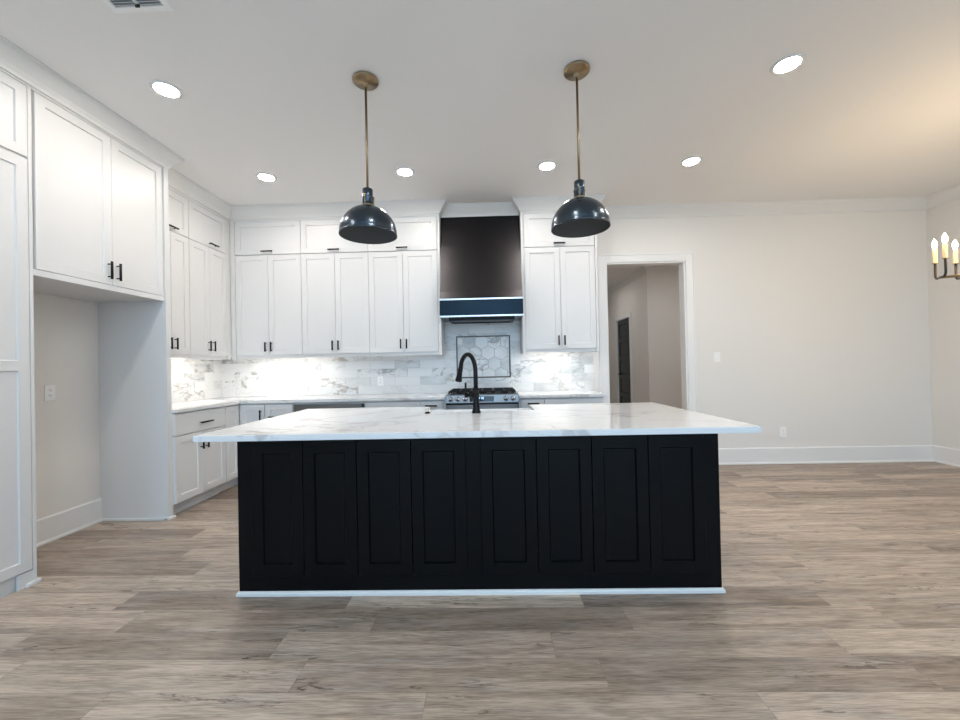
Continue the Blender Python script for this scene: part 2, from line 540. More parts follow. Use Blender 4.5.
# hallway beyond the cased opening
HX, HY, HC = 2.94, 7.42, 3.0
bm = bmesh.new(); box(bm, 0.9, 5.0, D + WT, 11.0, HC, HC + 0.1); struct('ceiling_hall', bm, 'ceil')
bm = bmesh.new(); box(bm, 0.9, 1.0, D + WT, 10.6, 0, HC); struct('wall_hall_left', bm, 'wall')
bm = bmesh.new(); box(bm, 1.0, HX + .5, 10.6, 10.7, 0, HC); struct('wall_hall_end', bm, 'wall')
bm = bmesh.new(); box(bm, HX, 4.6, HY, HY + 0.1, 0, HC)
HD0, HD1, HDZ = 8.36, 9.20, 2.185
box(bm, HX, HX + .1, HY + .1, HD0, 0, HC); box(bm, HX, HX + .1, HD1, 10.6, 0, HC); box(bm, HX, HX + .1, HD0, HD1, HDZ, HC)
struct('wall_hall_right', bm, 'wall')
bm = bmesh.new(); box(bm, 4.6, 4.7, D + WT, HY, 0, HC); struct('wall_hall_side', bm, 'wall')

CROWN = [(0, -0.125), (0.012, -0.125), (0.016, -0.108), (0.030, -0.085), (0.062, -0.048), (0.078, -0.026), (0.082, -0.012), (0.090, -0.008), (0.090, 0), (0, 0)]
def crown(name, path, z=CZ, s=1.0):
    bm = bmesh.new(); sweep(bm, path, [(o * s, z + h * s) for o, h in CROWN]); return struct(name, bm, 'crown')
# crown over the cabinets: walking from the pantry to the back wall; room is on the right hand side
crown('trim_1', [(TX, 1.31), (TX, 3.325), (UX, 3.325), (UX, UY), (-0.523, UY), (-0.523, 4.615), (0.387, 4.615), (0.387, UY), (1.235, UY), (1.235, D), (XR, D), (XR, YS)])
crown('trim_2', [(HX, 10.6), (HX, HY), (4.6, HY)][::1], HC, 1.0)

BASE = [(0, 0.0), (0.024, 0.0), (0.024, 0.012), (0.014, 0.024), (0.014, 0.180), (0.008, 0.190), (0, 0.190)]
def base(name, path):
    bm = bmesh.new(); sweep(bm, path, BASE); return struct(name, bm, 'trim')
base('baseboard_back', [(2.4595, D), (XR, D), (XR, 2.0)])
base('baseboard_right', [(XR, 2.0), (XR, YR)])
base('baseboard_left', [(XL, 2.315), (XL, 3.277)])
base('baseboard_hall', [(HX, 10.6), (HX, HD1 + .09)])
base('baseboard_hall_front', [(HX, HD0 - .09), (HX, HY), (4.6, HY)])

# cased opening (no door leaf)
bm = bmesh.new()
cw = 0.098
for yy, d in ((D, -0.02), (D + WT, 0.02)):
    a, b_ = min(yy, yy + d), max(yy, yy + d)
    box(bm, OX0 - cw, OX0, a, b_, 0, OZ + cw, .003); box(bm, OX1, OX1 + cw, a, b_, 0, OZ + cw, .003)
    box(bm, OX0, OX1, a, b_, OZ, OZ + cw, .003)
    if d < 0:
        box(bm, OX0 - cw, OX0 - cw + .016, a - .008, a, 0, OZ + cw, .002); box(bm, OX1 + cw - .016, OX1 + cw, a - .008, a, 0, OZ + cw, .002)
        box(bm, OX0 - cw, OX1 + cw, a - .008, a, OZ + cw - .016, OZ + cw, .002)
box(bm, OX0, OX0 + .016, D - .004, D + WT + .004, 0, OZ - .016); box(bm, OX1 - .016, OX1, D - .004, D + WT + .004, 0, OZ - .016)
box(bm, OX0, OX1, D - .004, D + WT + .004, OZ - .016, OZ)
struct('door_1', bm, 'trim')

# black five-panel door in the hallway (in the wall x = HX, facing -x)
bm = bmesh.new()
dx = HX + 0.03
box(bm, dx, dx + .04, HD0 + .01, HD1 - .01, 0.01, HDZ - .01)
zs = [0.12, 0.50, 0.60, 0.95, 1.05, 1.28, 1.36, 1.68, 1.76, 2.08]
PAN = [(0.16, 0.48), (0.58, 0.88), (0.98, 1.28), (1.38, 1.68), (1.78, 2.08)]
# raised stiles and rails
box(bm, dx - .014, dx, HD0 + .01, HD0 + .12, 0.01, HDZ - .01, .003); box(bm, dx - .014, dx, HD1 - .12, HD1 - .01, 0.01, HDZ - .01, .003)
rz = [0.01] + [v for p in PAN for v in p] + [HDZ - .01]
for a, b_ in zip(rz[0::2], rz[1::2]): box(bm, dx - .014, dx, HD0 + .12, HD1 - .12, a, b_, .003)
for a, b_ in PAN: box(bm, dx - .008, dx, HD0 + .15, HD1 - .15, a + .03, b_ - .03, .004)
dr = struct('door_2', bm, 'door')
bm = bmesh.new()
lathe(bm, [(0.028, dx - .014), (0.028, dx - .022), (0.010, dx - .026), (0.010, dx - .05)], 0, HD1 - .075, 16, 'x', cz=0.98)
tube(bm, [(dx - .05, HD1 - .075, 0.98), (dx - .05, HD1 - .19, 0.98)], 0.010, 8)
obj('door_handle', bm, 'pull', dr)
bm = bmesh.new()
box(bm, HX - .018, HX, HD0 - .09, HD0, 0, HDZ + .09, .003); box(bm, HX - .018, HX, HD1, HD1 + .09, 0, HDZ + .09, .003); box(bm, HX - .018, HX, HD0, HD1, HDZ, HDZ + .09, .003)
struct('trim_3', bm, 'trim')

# ------------------------------------------------------------------ backsplash
def tile_rows(bm, face, plane, u0, u1, z0, z1, joint_u, hole=None, TWd=0.3035, TH=0.1012, t=0.008, seed=3):
    P = mapper(face, plane); lr = bm.faces.layers.float.get('rnd') or bm.faces.layers.float.new('rnd')
    rng = random.Random(seed)
    r = 0; g = 0.0011
    while CTZ + r * TH < z1 - .002:
        a, b_ = max(z0, CTZ + r * TH), min(z1, CTZ + (r + 1) * TH)
        off = joint_u + (TWd / 2 if r % 2 else 0)
        k = math.floor((u0 - off) / TWd)
        while off + k * TWd < u1 - .002 and b_ > a + .002:
            p, q = max(u0, off + k * TWd), min(u1, off + (k + 1) * TWd)
            k += 1
            segs = [(p, q, a, b_)]
            if hole:
                h0, h1, y0, y1 = hole; new = []
                for (s0, s1, t0, t1) in segs:
                    if s1 <= h0 or s0 >= h1 or t1 <= y0 or t0 >= y1: new.append((s0, s1, t0, t1)); continue
                    if s0 < h0: new.append((s0, h0, t0, t1))
                    if s1 > h1: new.append((h1, s1, t0, t1))
                    m0, m1 = max(s0, h0), min(s1, h1)
                    if t0 < y0: new.append((m0, m1, t0, y0))
                    if t1 > y1: new.append((m0, m1, y1, t1))
                segs = new
            rv = rng.random()
            for s0, s1, t0, t1 in segs:
                if s1 - s0 < .006 or t1 - t0 < .006: continue
                vs = [[bm.verts.new(P(uu, zz, dd)) for uu, zz in ((s0 + g, t0 + g), (s1 - g, t0 + g), (s1 - g, t1 - g), (s0 + g, t1 - g))] for dd in (0, t)]
                fs = [bm.faces.new(vs[1])] + [bm.faces.new((vs[0][i], vs[0][(i + 1) % 4], vs[1][(i + 1) % 4], vs[1][i])) for i in range(4)]
                for f in fs: f[lr] = rv
        r += 1

BS_X1 = 1.253
bs = thing('tile_backsplash', 'white marble subway tile backsplash with framed hexagon inset behind range', 'backsplash', (-1.0, D, CTZ))
HXA, HXB, HZA, HZB = -0.388, 0.262, 1.085, 1.592
bm = bmesh.new()
tile_rows(bm, 'S', D - .002, XL + .009, BS_X1, CTZ, 1.42, -1.591, None)
lr = bm.faces.layers.float['rnd']
bm2 = bmesh.new(); tile_rows(bm2, 'S', D - .002, XL + .009, BS_X1, CTZ, 1.40, -1.591, (HXA, HXB, HZA, HZB))
bm.free()
# the strip that climbs behind the range between the wall cabinets
tile_rows(bm2, 'S', D - .002, -0.523, 0.387, 1.40, 1.80, -1.591, (HXA, HXB, HZA, HZB), seed=11)
obj('tile_field', bm2, 'tile', bs)
bm = bmesh.new(); tile_rows(bm, 'E', XL + .001, 3.325, D - .002, CTZ, 1.40, 3.60, None, seed=5)
obj('side_tile', bm, 'tile', bs)
bm = bmesh.new(); box(bm, XL + .0005, BS_X1, D - .003, D - .0005, CTZ, 1.40); box(bm, -0.523, 0.387, D - .003, D - .0005, 1.40, 1.80); box(bm, XL + .0003, XL + .003, 3.325, D - .003, CTZ, 1.40)
obj('grout', bm, 'grout', bs)
bm = bmesh.new()
fwid = 0.015
for q in ((HXA, HXB, HZA, HZA + fwid), (HXA, HXB, HZB - fwid, HZB), (HXA, HXA + fwid, HZA + fwid, HZB - fwid), (HXB - fwid, HXB, HZA + fwid, HZB - fwid)):
    box(bm, q[0], q[1], D - .018, D - .003, q[2], q[3], .003)
obj('inset_frame', bm, 'pencil', bs, 'dark metal pencil frame')
bm = bmesh.new(); box(bm, HXA + fwid, HXB - fwid, D - .0045, D - .003, HZA + fwid, HZB - fwid); obj('hexagon_grout', bm, 'grout_dark', bs)
# hexagon tiles clipped to the frame
def clip(poly, ax, lim, keep_less):
    out = []
    for i in range(len(poly)):
        p, q = poly[i], poly[(i + 1) % len(poly)]
        ip = (p[ax] <= lim) == keep_less or p[ax] == lim; iq = (q[ax] <= lim) == keep_less or q[ax] == lim
        if ip: out.append(p)
        if ip != iq:
            t = (lim - p[ax]) / (q[ax] - p[ax]); out.append((p[0] + t * (q[0] - p[0]), p[1] + t * (q[1] - p[1])))
    return out
bm = bmesh.new(); lr = bm.faces.layers.float.new('rnd'); rng = random.Random(4)
hw = 0.152; hr_ = hw / math.sqrt(3)
cx0, cz0 = -0.005, 1.385
a0, a1, b0, b1 = HXA + fwid, HXB - fwid, HZA + fwid, HZB - fwid
for j in range(-4, 5):
    for i in range(-5, 6):
        cx = cx0 + i * hw + (hw / 2 if j % 2 else 0); cz = cz0 + j * hr_ * 1.5
        poly = [(cx + (hr_ - .0026) * math.sin(math.pi / 3 * k), cz + (hr_ - .0026) * math.cos(math.pi / 3 * k)) for k in range(6)]
        for ax, lim, kl in ((0, a1, True), (0, a0, False), (1, b1, True), (1, b0, False)):
            if poly: poly = clip(poly, ax, lim, kl)
        if len(poly) < 3: continue
        A = [bm.verts.new((p[0], D - .010, p[1])) for p in poly]; B = [bm.verts.new((p[0], D - .003, p[1])) for p in poly]
        rv = rng.random()
        fs = [bm.faces.new(A)] + [bm.faces.new((A[k], B[k], B[(k + 1) % len(A)], A[(k + 1) % len(A)])) for k in range(len(A))]
        for f in fs: f[lr] = rv
obj('hexagon_tile', bm, 'hex', bs)

# ------------------------------------------------------------------ wall cabinets
def wall_cabinet(label, face, front, back, u0, u1, joints, frame=(0.0, 0.0), z0=1.362, z1=CB, handle_u=None, top_handle=None, group='white wall cabinets'):
    """front/back: coordinates of the face frame plane and of the wall. u0,u1: door extents"""
    mid = (u0 + u1) / 2
    loc = (mid, back, z0) if face == 'S' else (back, mid, z0)
    t = thing('wall_cabinet', label, 'cabinet', loc, group)
    bm = bmesh.new()
    a0, a1 = u0 - frame[0], u1 + frame[1]
    zb = z0 + .038
    def bx(ua, ub, d0, d1, za, zb_):
        if face == 'S': box(bm, ua, ub, front - d0 if False else front + d0, front + d1, za, zb_, .001)
        else: box(bm, ua, ub, 0, 0, 0, 0)
    depth = abs(back - front)
    g = 0.0008
    if face == 'S':
        box(bm, a0 + g, a1 - g, front + .020, back - .012, zb, CZ - .002, .001)         # carcass
        box(bm, a0 + g, a1 - g, front + .020, front + .040, z0, zb, .001)             # light rail
        box(bm, a0 + g, a0 + .019, front + .04, back - .012, z0, zb); box(bm, a1 - .019, a1 - g, front + .04, back - .012, z0, zb)
    else:
        box(bm, back + .012, front - .020, a0 + g, a1 - g, zb, CZ - .002, .001)
        box(bm, front - .040, front - .020, a0 + g, a1 - g, z0, zb, .001)
        box(bm, back + .012, front - .04, a0 + g, a0 + .019, z0, zb); box(bm, back + .012, front - .04, a1 - .019, a1 - g, z0, zb)
    if frame[0] > .01 or frame[1] > .01:
        # filler stiles standing flush with the doors
        for s0, s1 in ((a0 + g, u0 - .003), (u1 + .003, a1 - g)):
            if s1 - s0 > .004: slab(bm, face, front + .020 if face == 'S' else front - .020, s0, s1, z0, z1, .020, .001)
    slab(bm, face, front + .020 if face == 'S' else front - .020, u0 - .002, u1 + .002, 2.928, z1, .020, .0005)
    obj('carcass', bm, 'cab', t)
    plane = front + .020 if face == 'S' else front - .020
    fp = front if face == 'S' else front
    gp = 0.0022
    ed = [u0] + list(joints) + [u1]
    for k in range(len(ed) - 1):
        b2 = bmesh.new(); shaker(b2, face, plane, ed[k] + gp, ed[k + 1] - gp, 1.402, 2.540)
        d = obj('door', b2, 'cab', t)
        hu = ed[k + 1] - .033 if k == 0 else ed[k] + .033
        pull(face, fp, hu, 1.495, 0.108, True, d)
    b2 = bmesh.new(); shaker(b2, face, plane, u0 + gp, u1 - gp, 2.548, 2.925)
    d = obj('upper_door', b2, 'cab', t)
    pull(face, fp, mid if top_handle is None else top_handle, 2.578, 0.128, False, d)
    return t

BW = D - .0
wall_cabinet('first white wall cabinet on the back wall, beside the inside corner', 'S', UY, BW, -2.866, -2.1075, [-2.488], (0.054, 0.0))
wall_cabinet('white back-wall cabinet partly hidden behind the left pendant shade', 'S', UY, BW, -2.1075, -1.3385, [-1.722])
wall_cabinet('white back-wall cabinet touching the left side of the range hood', 'S', UY, BW, -1.3385, -0.558, [-0.949], (0.0, 0.035), top_handle=-0.949)
wall_cabinet('white wall cabinet between the range hood and the doorway', 'S', UY, BW, 0.420, 1.208, [0.818], (0.033, 0.027))
wall_cabinet('white side-wall cabinet right beside the tall refrigerator end panel', 'E', UX, XL, 3.400, 3.856, [3.628], (0.072, 0.0))
wall_cabinet('white side-wall cabinet next to the inside corner', 'E', UX, XL, 3.859, 4.418, [4.142], (0.0, 0.058), top_handle=4.19)
bm = bmesh.new(); box(bm, XL + .012, UX - .0, 4.4775, D - .012, 1.40, CZ - .002)
# blind corner filler closing the gap between the two runs
o = obj('corner_cabinet_box', bm, 'cab', None, loc=None)
tag(o, 'plain white blind cabinet box filling the corner between the wall cabinets', 'cabinet')

# crown backing (frieze) is carried by the cabinet tops up to CB; crown starts there
# ------------------------------------------------------------------ tall cabinets on the left
t = thing('pantry_cabinet', 'tall white pantry cabinet cut off by the left edge of the view', 'cabinet', (XL, 1.8, 0))
bm = bmesh.new()
box(bm, XL + .001, TX - .020, 1.31, 2.315, 0.10, CB, .001)
box(bm, XL + .001, TX - .026, 1.31, 2.315, 0.0, 0.10)
slab(bm, 'E', TX - .020, 2.296, 2.315, 0.0, CB, .020, .001); slab(bm, 'E', TX - .020, 1.31, 2.2955, 2.943, CB, .020, .0005); slab(bm, 'E', TX - .020, 2.225, 2.296, 0.0, 0.088, .018, .001)
obj('carcass', bm, 'cab', t)
for (a, b_) in ((1.325, 1.806), (1.809, 2.293)):
    b2 = bmesh.new(); shaker(b2, 'E', TX - .020, a, b_, 0.094, 2.503, mids=((1.255, 1.313),)); d = obj('door', b2, 'cab', t)
    pull('E', TX, (b_ - .04) if a < 1.5 else (a + .04), 1.10, 0.2, True, d)
    b2 = bmesh.new(); shaker(b2, 'E', TX - .020, a, b_, 2.518, 2.940); d = obj('upper_door', b2, 'cab', t)
    pull('E', TX, (b_ - .04) if a < 1.5 else (a + .04), 2.62, 0.108, True, d)
bm = bmesh.new(); box(bm, TX - .002, TX + .016, 2.255, 2.333, 0.0, 0.024, .006); box(bm, TX - .06, TX + .016, 2.3155, 2.333, 0.0, 0.024, .006)
obj('shoe_moulding', bm, 'trim', t)

t = thing('refrigerator_cabinet', 'white two-door cabinet bridging over the empty refrigerator alcove', 'cabinet', (XL, 2.8, 1.825))
bm = bmesh.new()
box(bm, XL + .001, TX - .020, 2.316, 3.276, 1.825, CB, .001)
slab(bm, 'E', TX - .0205, 2.316, 3.276, 1.825, 1.863, .019, .001); slab(bm, 'E', TX - .020, 2.316, 3.276, 2.941, CB, .020, .0005)
obj('carcass', bm, 'cab', t)
for k, (a, b_) in enumerate(((2.333, 2.8185), (2.8215, 3.272))):
    b2 = bmesh.new(); shaker(b2, 'E', TX - .020, a, b_, 1.866, 2.938); d = obj('door', b2, 'cab', t)
    pull('E', TX, 2.785 if k == 0 else 2.852, 1.965, 0.125, True, d)

t = thing('end_panel', 'white full-height end panel between the refrigerator alcove and base cabinets', 'panel', (XL, 3.30, 0))
bm = bmesh.new(); box(bm, XL + .001, TX + .012, 3.277, 3.324, 0, CB, .001)
obj('panel_board', bm, 'cab', t)
bm = bmesh.new(); box(bm, XL + .03, TX + .013, 3.262, 3.277, 0, .022, .004); box(bm, TX - .02, TX + .029, 3.262, 3.336, 0.0, .024, .006)
obj('shoe_moulding', bm, 'trim', t)

# ------------------------------------------------------------------ base cabinets and counters
BFX = -2.685      # frame front, left run
BFY = 4.222       # frame front, back run
GB = 'white base cabinets'
def base_root(label, u0, u1, face, extra=None):
    mid = (u0 + u1) / 2
    t = thing('base_cabinet', label, 'cabinet', (mid, D, 0) if face == 'S' else (XL, mid, 0), GB)
    bm = bmesh.new(); g = .0008
    if face == 'S':
        box(bm, u0 + g, u1 - g, BFY, D - .012, .10, .883); box(bm, u0 + g, u1 - g, BFY + .075, D - .012, 0, .10); box(bm, u0 + g, u1 - g, BFY + .060, BFY + .075, 0, .022)
    else:
        box(bm, XL + .012, BFX, u0 + g, u1 - g, .10, .883); box(bm, XL + .012, BFX - .075, u0 + g, u1 - g, 0, .10); box(bm, BFX - .075, BFX - .060, u0 + g, u1 - g, 0, .022)
    obj('carcass', bm, 'cab', t)
    return t
def add_front(t, name, face, u0, u1, z0, z1, hu=None, hz=None, hl=.128, vert=False, flat=False):
    b2 = bmesh.new(); plane = BFY if face == 'S' else BFX
    if flat: slab(b2, face, plane, u0 + .0016, u1 - .0016, z0, z1, .02, .0015)
    else: shaker(b2, face, plane, u0 + .0016, u1 - .0016, z0, z1)
    d = obj(name, b2, 'cab', t)
    if hu is not None: pull(face, plane - .02 if face == 'S' else plane + .02, hu, hz, hl, vert, d)
    return d
t = base_root('white base cabinet with one drawer above two doors beside the end panel', 3.3255, 3.979, 'E')
add_front(t, 'drawer', 'E', 3.328, 3.977, .688, .872, 3.68, .765, .155, False, True)
add_front(t, 'door', 'E', 3.328, 3.652, .115, .678, 3.624, .585, .128, True)
add_front(t, 'door', 'E', 3.652, 3.977, .115, .678, 3.690, .585, .128, True)
# corner unit: L-shaped, one door on each run
t = thing('corner_base_cabinet', 'white corner base cabinet with two doors meeting in the inside corner', 'cabinet', (XL, D, 0), GB)
bm = bmesh.new()
box(bm, XL + .012, BFX, 3.980, D - .012, .10, .883); box(bm, BFX, -2.3935, BFY, D - .012, .10, .883)
box(bm, XL + .012, BFX - .075, 3.980, D - .012, 0, .10); box(bm, BFX - .075, -2.3935, BFY + .075, D - .012, 0, .10)
obj('carcass', bm, 'cab', t)
add_front(t, 'door', 'E', 3.981, 4.197, .115, .868)
add_front(t, 'door', 'S', -2.662, -2.395, .115, .868, -2.430, .745, .128, True)
t = base_root('narrow white base cabinet between the corner unit and the dark appliance', -2.393, -2.089, 'S')
add_front(t, 'door', 'S', -2.391, -2.091, .115, .868, -2.285, .735, .11, False)
t = base_root('wide white base cabinet to the right of the dark appliance', -1.316, -0.731, 'S')
add_front(t, 'drawer', 'S', -1.314, -0.733, .690, .868, -1.02, .735, .155, False)
add_front(t, 'door', 'S', -1.314, -1.024, .115, .678, -1.055, .6, .128, True); add_front(t, 'door', 'S', -1.024, -0.733, .115, .678, -0.99, .6, .128, True)
t = base_root('narrow white drawer cabinet against the left side of the range', -0.731, -0.462, 'S')
add_front(t, 'drawer', 'S', -0.729, -0.497, .690, .868, -0.613, .822, .122, False, True); add_front(t, 'door', 'S', -0.729, -0.497, .115, .678, -0.53, .6, .128, True)
t = base_root('narrow white drawer cabinet against the right side of the range', 0.308, 0.576, 'S')
add_front(t, 'drawer', 'S', 0.331, 0.574, .690, .868, 0.456, .825, .122, False, True); add_front(t, 'door', 'S', 0.331, 0.574, .115, .678, 0.365, .6, .128, True)
t = base_root('white base cabinet at the doorway end of the back counter', 0.576, 1.190, 'S')
add_front(t, 'drawer', 'S', 0.578, 1.188, .690, .868, 0.88, .735, .155, False, True)
add_front(t, 'door', 'S', 0.578, 0.883, .115, .678, .85, .6, .128, True); add_front(t, 'door', 'S', 0.883, 1.188, .115, .678, .915, .6, .128, True)

# built-in appliance
t = thing('built_in_appliance', 'dark stainless appliance front built in under the back counter', 'appliance', (-1.70, D, 0))
bm = bmesh.new(); box(bm, -2.088, -1.317, BFY, D - .02, .10, .880); box(bm, -2.088, -1.317, BFY + .07, D - .02, 0, .10)
obj('housing', bm, 'cab', t)
bm = bmesh.new(); box(bm, -2.078, -1.327, BFY - .024, BFY, .115, .858, .003); obj('front_panel', bm, 'dsteel', t)
bm = bmesh.new(); box(bm, -1.352, -1.330, BFY - .027, BFY - .024, .820, .856, .001); obj('latch', bm, 'pull', t, 'small black latch')
bm = bmesh.new(); tube(bm, [(-2.03, BFY - .055, .765), (-1.38, BFY - .055, .765)], .010, 10)
for x in (-1.98, -1.43): tube(bm, [(x, BFY - .055, .765), (x, BFY - .024, .765)], .007, 8)
obj('handle', bm, 'steel', t)

# counters
def counter(label, pts):
    bm = bmesh.new(); prism(bm, pts, 'z', CTZ - .030, CTZ)
    bmesh.ops.bevel(bm, geom=bm.edges[:], offset=.002, segments=1, affect='EDGES')
    o = obj('countertop', bm, 'quartz', None, loc=None); return tag(o, label, 'countertop', 'quartz countertops along the walls')
counter('L-shaped white quartz countertop wrapping the kitchen corner up to the range', [(XL + .010, 3.3255), (-2.645, 3.3255), (-2.645, 4.177), (-0.461, 4.177), (-0.461, D - .011), (XL + .010, D - .011)])
counter('short white quartz countertop between the range and the doorway', [(0.306, 4.177), (1.198, 4.177), (1.198, D - .011), (0.306, D - .011)])

# ------------------------------------------------------------------ range
t = thing('kitchen_range', 'stainless slide-in gas range with front knobs and black grates', 'range', (-0.078, D, 0))
rx0, rx1 = -0.453, 0.298
bm = bmesh.new(); box(bm, rx0, rx1, 4.165, D - .03, .06, .905, .002); box(bm, rx0 + .02, rx1 - .02, 4.22, D - .03, 0, .06)
obj('body', bm, 'dsteel', t)
bm = bmesh.new(); box(bm, rx0 - .004, rx1 + .004, 4.150, D - .012, .9155, .932, .003); obj('cooktop', bm, 'glass_black', t)
bm = bmesh.new(); prism(bm, [(4.165, .848), (4.112, .853), (4.126, .928), (4.150, .938), (4.165, .938)], 'x', rx0, rx1)
obj('control_panel', bm, 'steel', t)
def slope_y(z): return 4.112 + (z - .853) / (.928 - .853) * .014
for kx in (-0.402, -0.326, -0.251, 0.170, 0.242):
    bm = bmesh.new(); y = slope_y(.890)
    lathe(bm, [(.026, y + .002), (.026, y - .006), (.021, y - .010), (.019, y - .032), (.016, y - .036), (.001, y - .036)], kx, 0, 20, 'y', cz=.890)
    k = obj('knob', bm, 'chrome', t)
    bm = bmesh.new(); box(bm, kx - .003, kx + .003, y - .0375, y - .0355, .874, .906, .0008); obj('knob_pointer', bm, 'slot', k)
bm = bmesh.new(); prism(bm, [(slope_y(.862) - .0025, .862), (slope_y(.916) - .0025, .916), (slope_y(.916), .916), (slope_y(.862), .862)], 'x', -0.205, 0.046)
dsp = obj('display', bm, 'glass_black', t, 'black glass clock display')
bm = bmesh.new()
for cx, segs in ((-0.105, 'abged'), (-0.088, 'bc'), (-0.070, 'abcdg')):
    for s in segs:
        x0, x1, z0, z1 = {'a': (-.006, .006, .010, .012), 'b': (.004, .006, 0, .012), 'c': (.004, .006, -.012, 0), 'd': (-.006, .006, -.012, -.010), 'e': (-.006, -.004, -.012, 0), 'g': (-.006, .006, -.001, .001)}[s]
        zc = .893
        box(bm, cx + x0, cx + x1, slope_y(zc) - .004, slope_y(zc) - .003, zc + z0, zc + z1)
obj('clock_digits', bm, 'screen', dsp)
bm = bmesh.new(); box(bm, rx0 + .005, rx1 - .005, 4.128, 4.164, .20, .846, .003)
od = obj('oven_door', bm, 'steel', t)
bm = bmesh.new(); box(bm, rx0 + .09, rx1 - .09, 4.125, 4.128, .34, .70, .001); obj('oven_window', bm, 'glass_black', od)
bm = bmesh.new(); box(bm, rx0 + .005, rx1 - .005, 4.124, 4.128, .830, .845, .001); obj('vent_strip', bm, 'glass_black', od)
bm = bmesh.new(); tube(bm, [(rx0 + .05, 4.078, .775), (rx1 - .05, 4.078, .775)], .012, 12)
for x in (rx0 + .09, rx1 - .09): tube(bm, [(x, 4.078, .775), (x, 4.126, .775)], .009, 8)
obj('handle', bm, 'chrome', od)
bm = bmesh.new(); box(bm, rx0 + .005, rx1 - .005, 4.135, 4.164, .065, .190, .003); obj('storage_drawer', bm, 'steel', t)
gw = (rx1 - rx0 - .04) / 3
for k in range(3):
    bm = bmesh.new(); x0 = rx0 + .02 + k * gw + .002; x1 = x0 + gw - .004
    y0, y1 = 4.185, 4.745; zt = .968
    for q in ((x0, x1, y0, y0 + .014), (x0, x1, y1 - .014, y1), (x0, x0 + .012, y0, y1), (x1 - .012, x1, y0, y1), ((x0 + x1) / 2 - .006, (x0 + x1) / 2 + .006, y0, y1), (x0, x1, 4.318, 4.332), (x0, x1, 4.458, 4.472), (x0, x1, 4.598, 4.612)):
        box(bm, q[0], q[1], q[2], q[3], zt - .016, zt, .003)
    for fx in (x0, x1 - .014):
        for fy in (y0, 4.458, y1 - .014): box(bm, fx, fx + .014, fy, fy + .014, .931, zt - .010, .002)
    obj('grate', bm, 'iron', t)
for bx_, by_ in ((-0.32, 4.33), (-0.32, 4.60), (-0.078, 4.46), (0.165, 4.33), (0.165, 4.60)):
    bm = bmesh.new(); lathe(bm, [(.050, .931), (.050, .938), (.036, .940), (.036, .948), (.030, .951), (.001, .951)], bx_, by_, 24); obj('burner', bm, 'iron', t)

# ------------------------------------------------------------------ range hood
t = thing('range_hood', 'brushed black metal range hood with sloped front and black lower band tinted like reflected sky', 'range hood', (-0.068, D, 1.75))
hx0, hx1 = -0.521, 0.385
prof = []
for k in range(13):
    s = k / 12
    z = 1.966 + (CB - .002 - 1.966) * s
    y = 4.335 + (4.610 - 4.335) * (s ** 0.80)
    prof.append((y, z))
bm = bmesh.new(); fs = prism(bm, [(D - .012, 1.966)] + prof + [(D - .012, CB - .002)], 'x', hx0, hx1)
obj('chimney', bm, 'hood', t)
bm = bmesh.new(); box(bm, hx0, hx1, 4.326, D - .012, 1.782, 1.946, .002)
obj('lower_band', bm, 'band', t, 'smooth black lower band tinted like reflected sky')
for z0, z1, yy in ((1.946, 1.966, 4.318), (1.762, 1.782, 4.318)):
    bm = bmesh.new(); box(bm, hx0, hx1, yy, 4.360 if z1 < 1.9 else D - .012, z0, z1, .003); obj('trim_strip', bm, 'polish', t, 'bright metal strip')
bm = bmesh.new(); box(bm, hx0, hx1, 4.360, D - .012, 1.765, 1.782); obj('underside', bm, 'steel', t)
bm = bmesh.new()
for q in ((hx0 + .09, hx1 - .09, 4.39, 4.43), (hx0 + .09, hx1 - .09, 4.70, 4.735), (hx0 + .09, hx0 + .125, 4.43, 4.70), (hx1 - .125, hx1 - .09, 4.43, 4.70)): box(bm, q[0], q[1], q[2], q[3], 1.733, 1.765, .004)
obj('insert_frame', bm, 'pull', t, 'black insert frame')
bm = bmesh.new(); box(bm, hx0 + .125, hx1 - .125, 4.43, 4.70, 1.750, 1.765)
for k in range(14):
    yy = 4.44 + k * .0185; box(bm, hx0 + .13, hx1 - .13, yy, yy + .010, 1.744, 1.750)
obj('grease_filter', bm, 'steel', t)

# ------------------------------------------------------------------ island
ix0, ix1, iy0, iy1 = -1.388, 1.213, 2.163, 3.130
t = thing('kitchen_island', 'long black kitchen island base with eight panelled fronts', 'kitchen island', (-0.087, 2.64, 0))
sx0, sx1, sy0, sy1 = -0.505, 0.345, 2.745, 3.215       # sink
bm = bmesh.new()
box(bm, ix0, ix1, iy0, sy0 - .004, 0, CTZ - .0305, .0015)
box(bm, ix0, sx0 - .004, sy0 - .004, iy1, 0, CTZ - .0305); box(bm, sx1 + .004, ix1, sy0 - .004, iy1, 0, CTZ - .0305); box(bm, sx0 - .004, sx1 + .004, sy0 - .004, iy1, 0, .640)
obj('body', bm, 'black', t)
xs = [(-1.304, -1.019), (-1.019, -0.726), (-0.726, -0.430), (-0.430, -0.136), (-0.057, 0.243), (0.243, 0.537), (0.537, 0.835), (0.835, 1.130)]
for a, b_ in xs:
    b2 = bmesh.new(); shaker(b2, 'S', iy0, a + .0018, b_ - .0018, .112, .838, t=.018, stile=.060, rec=.010, rail=.062, ch=.006); obj('door', b2, 'black', t)
bm = bmesh.new()
shoe = [(0, 0), (.012, 0), (.012, .014), (.007, .022), (0, .024)]
sweep(bm, [(ix0, iy1), (ix0, iy0), (ix1, iy0), (ix1, iy1)], shoe)
obj('base_moulding', bm, 'trim', t, 'thin white base moulding')

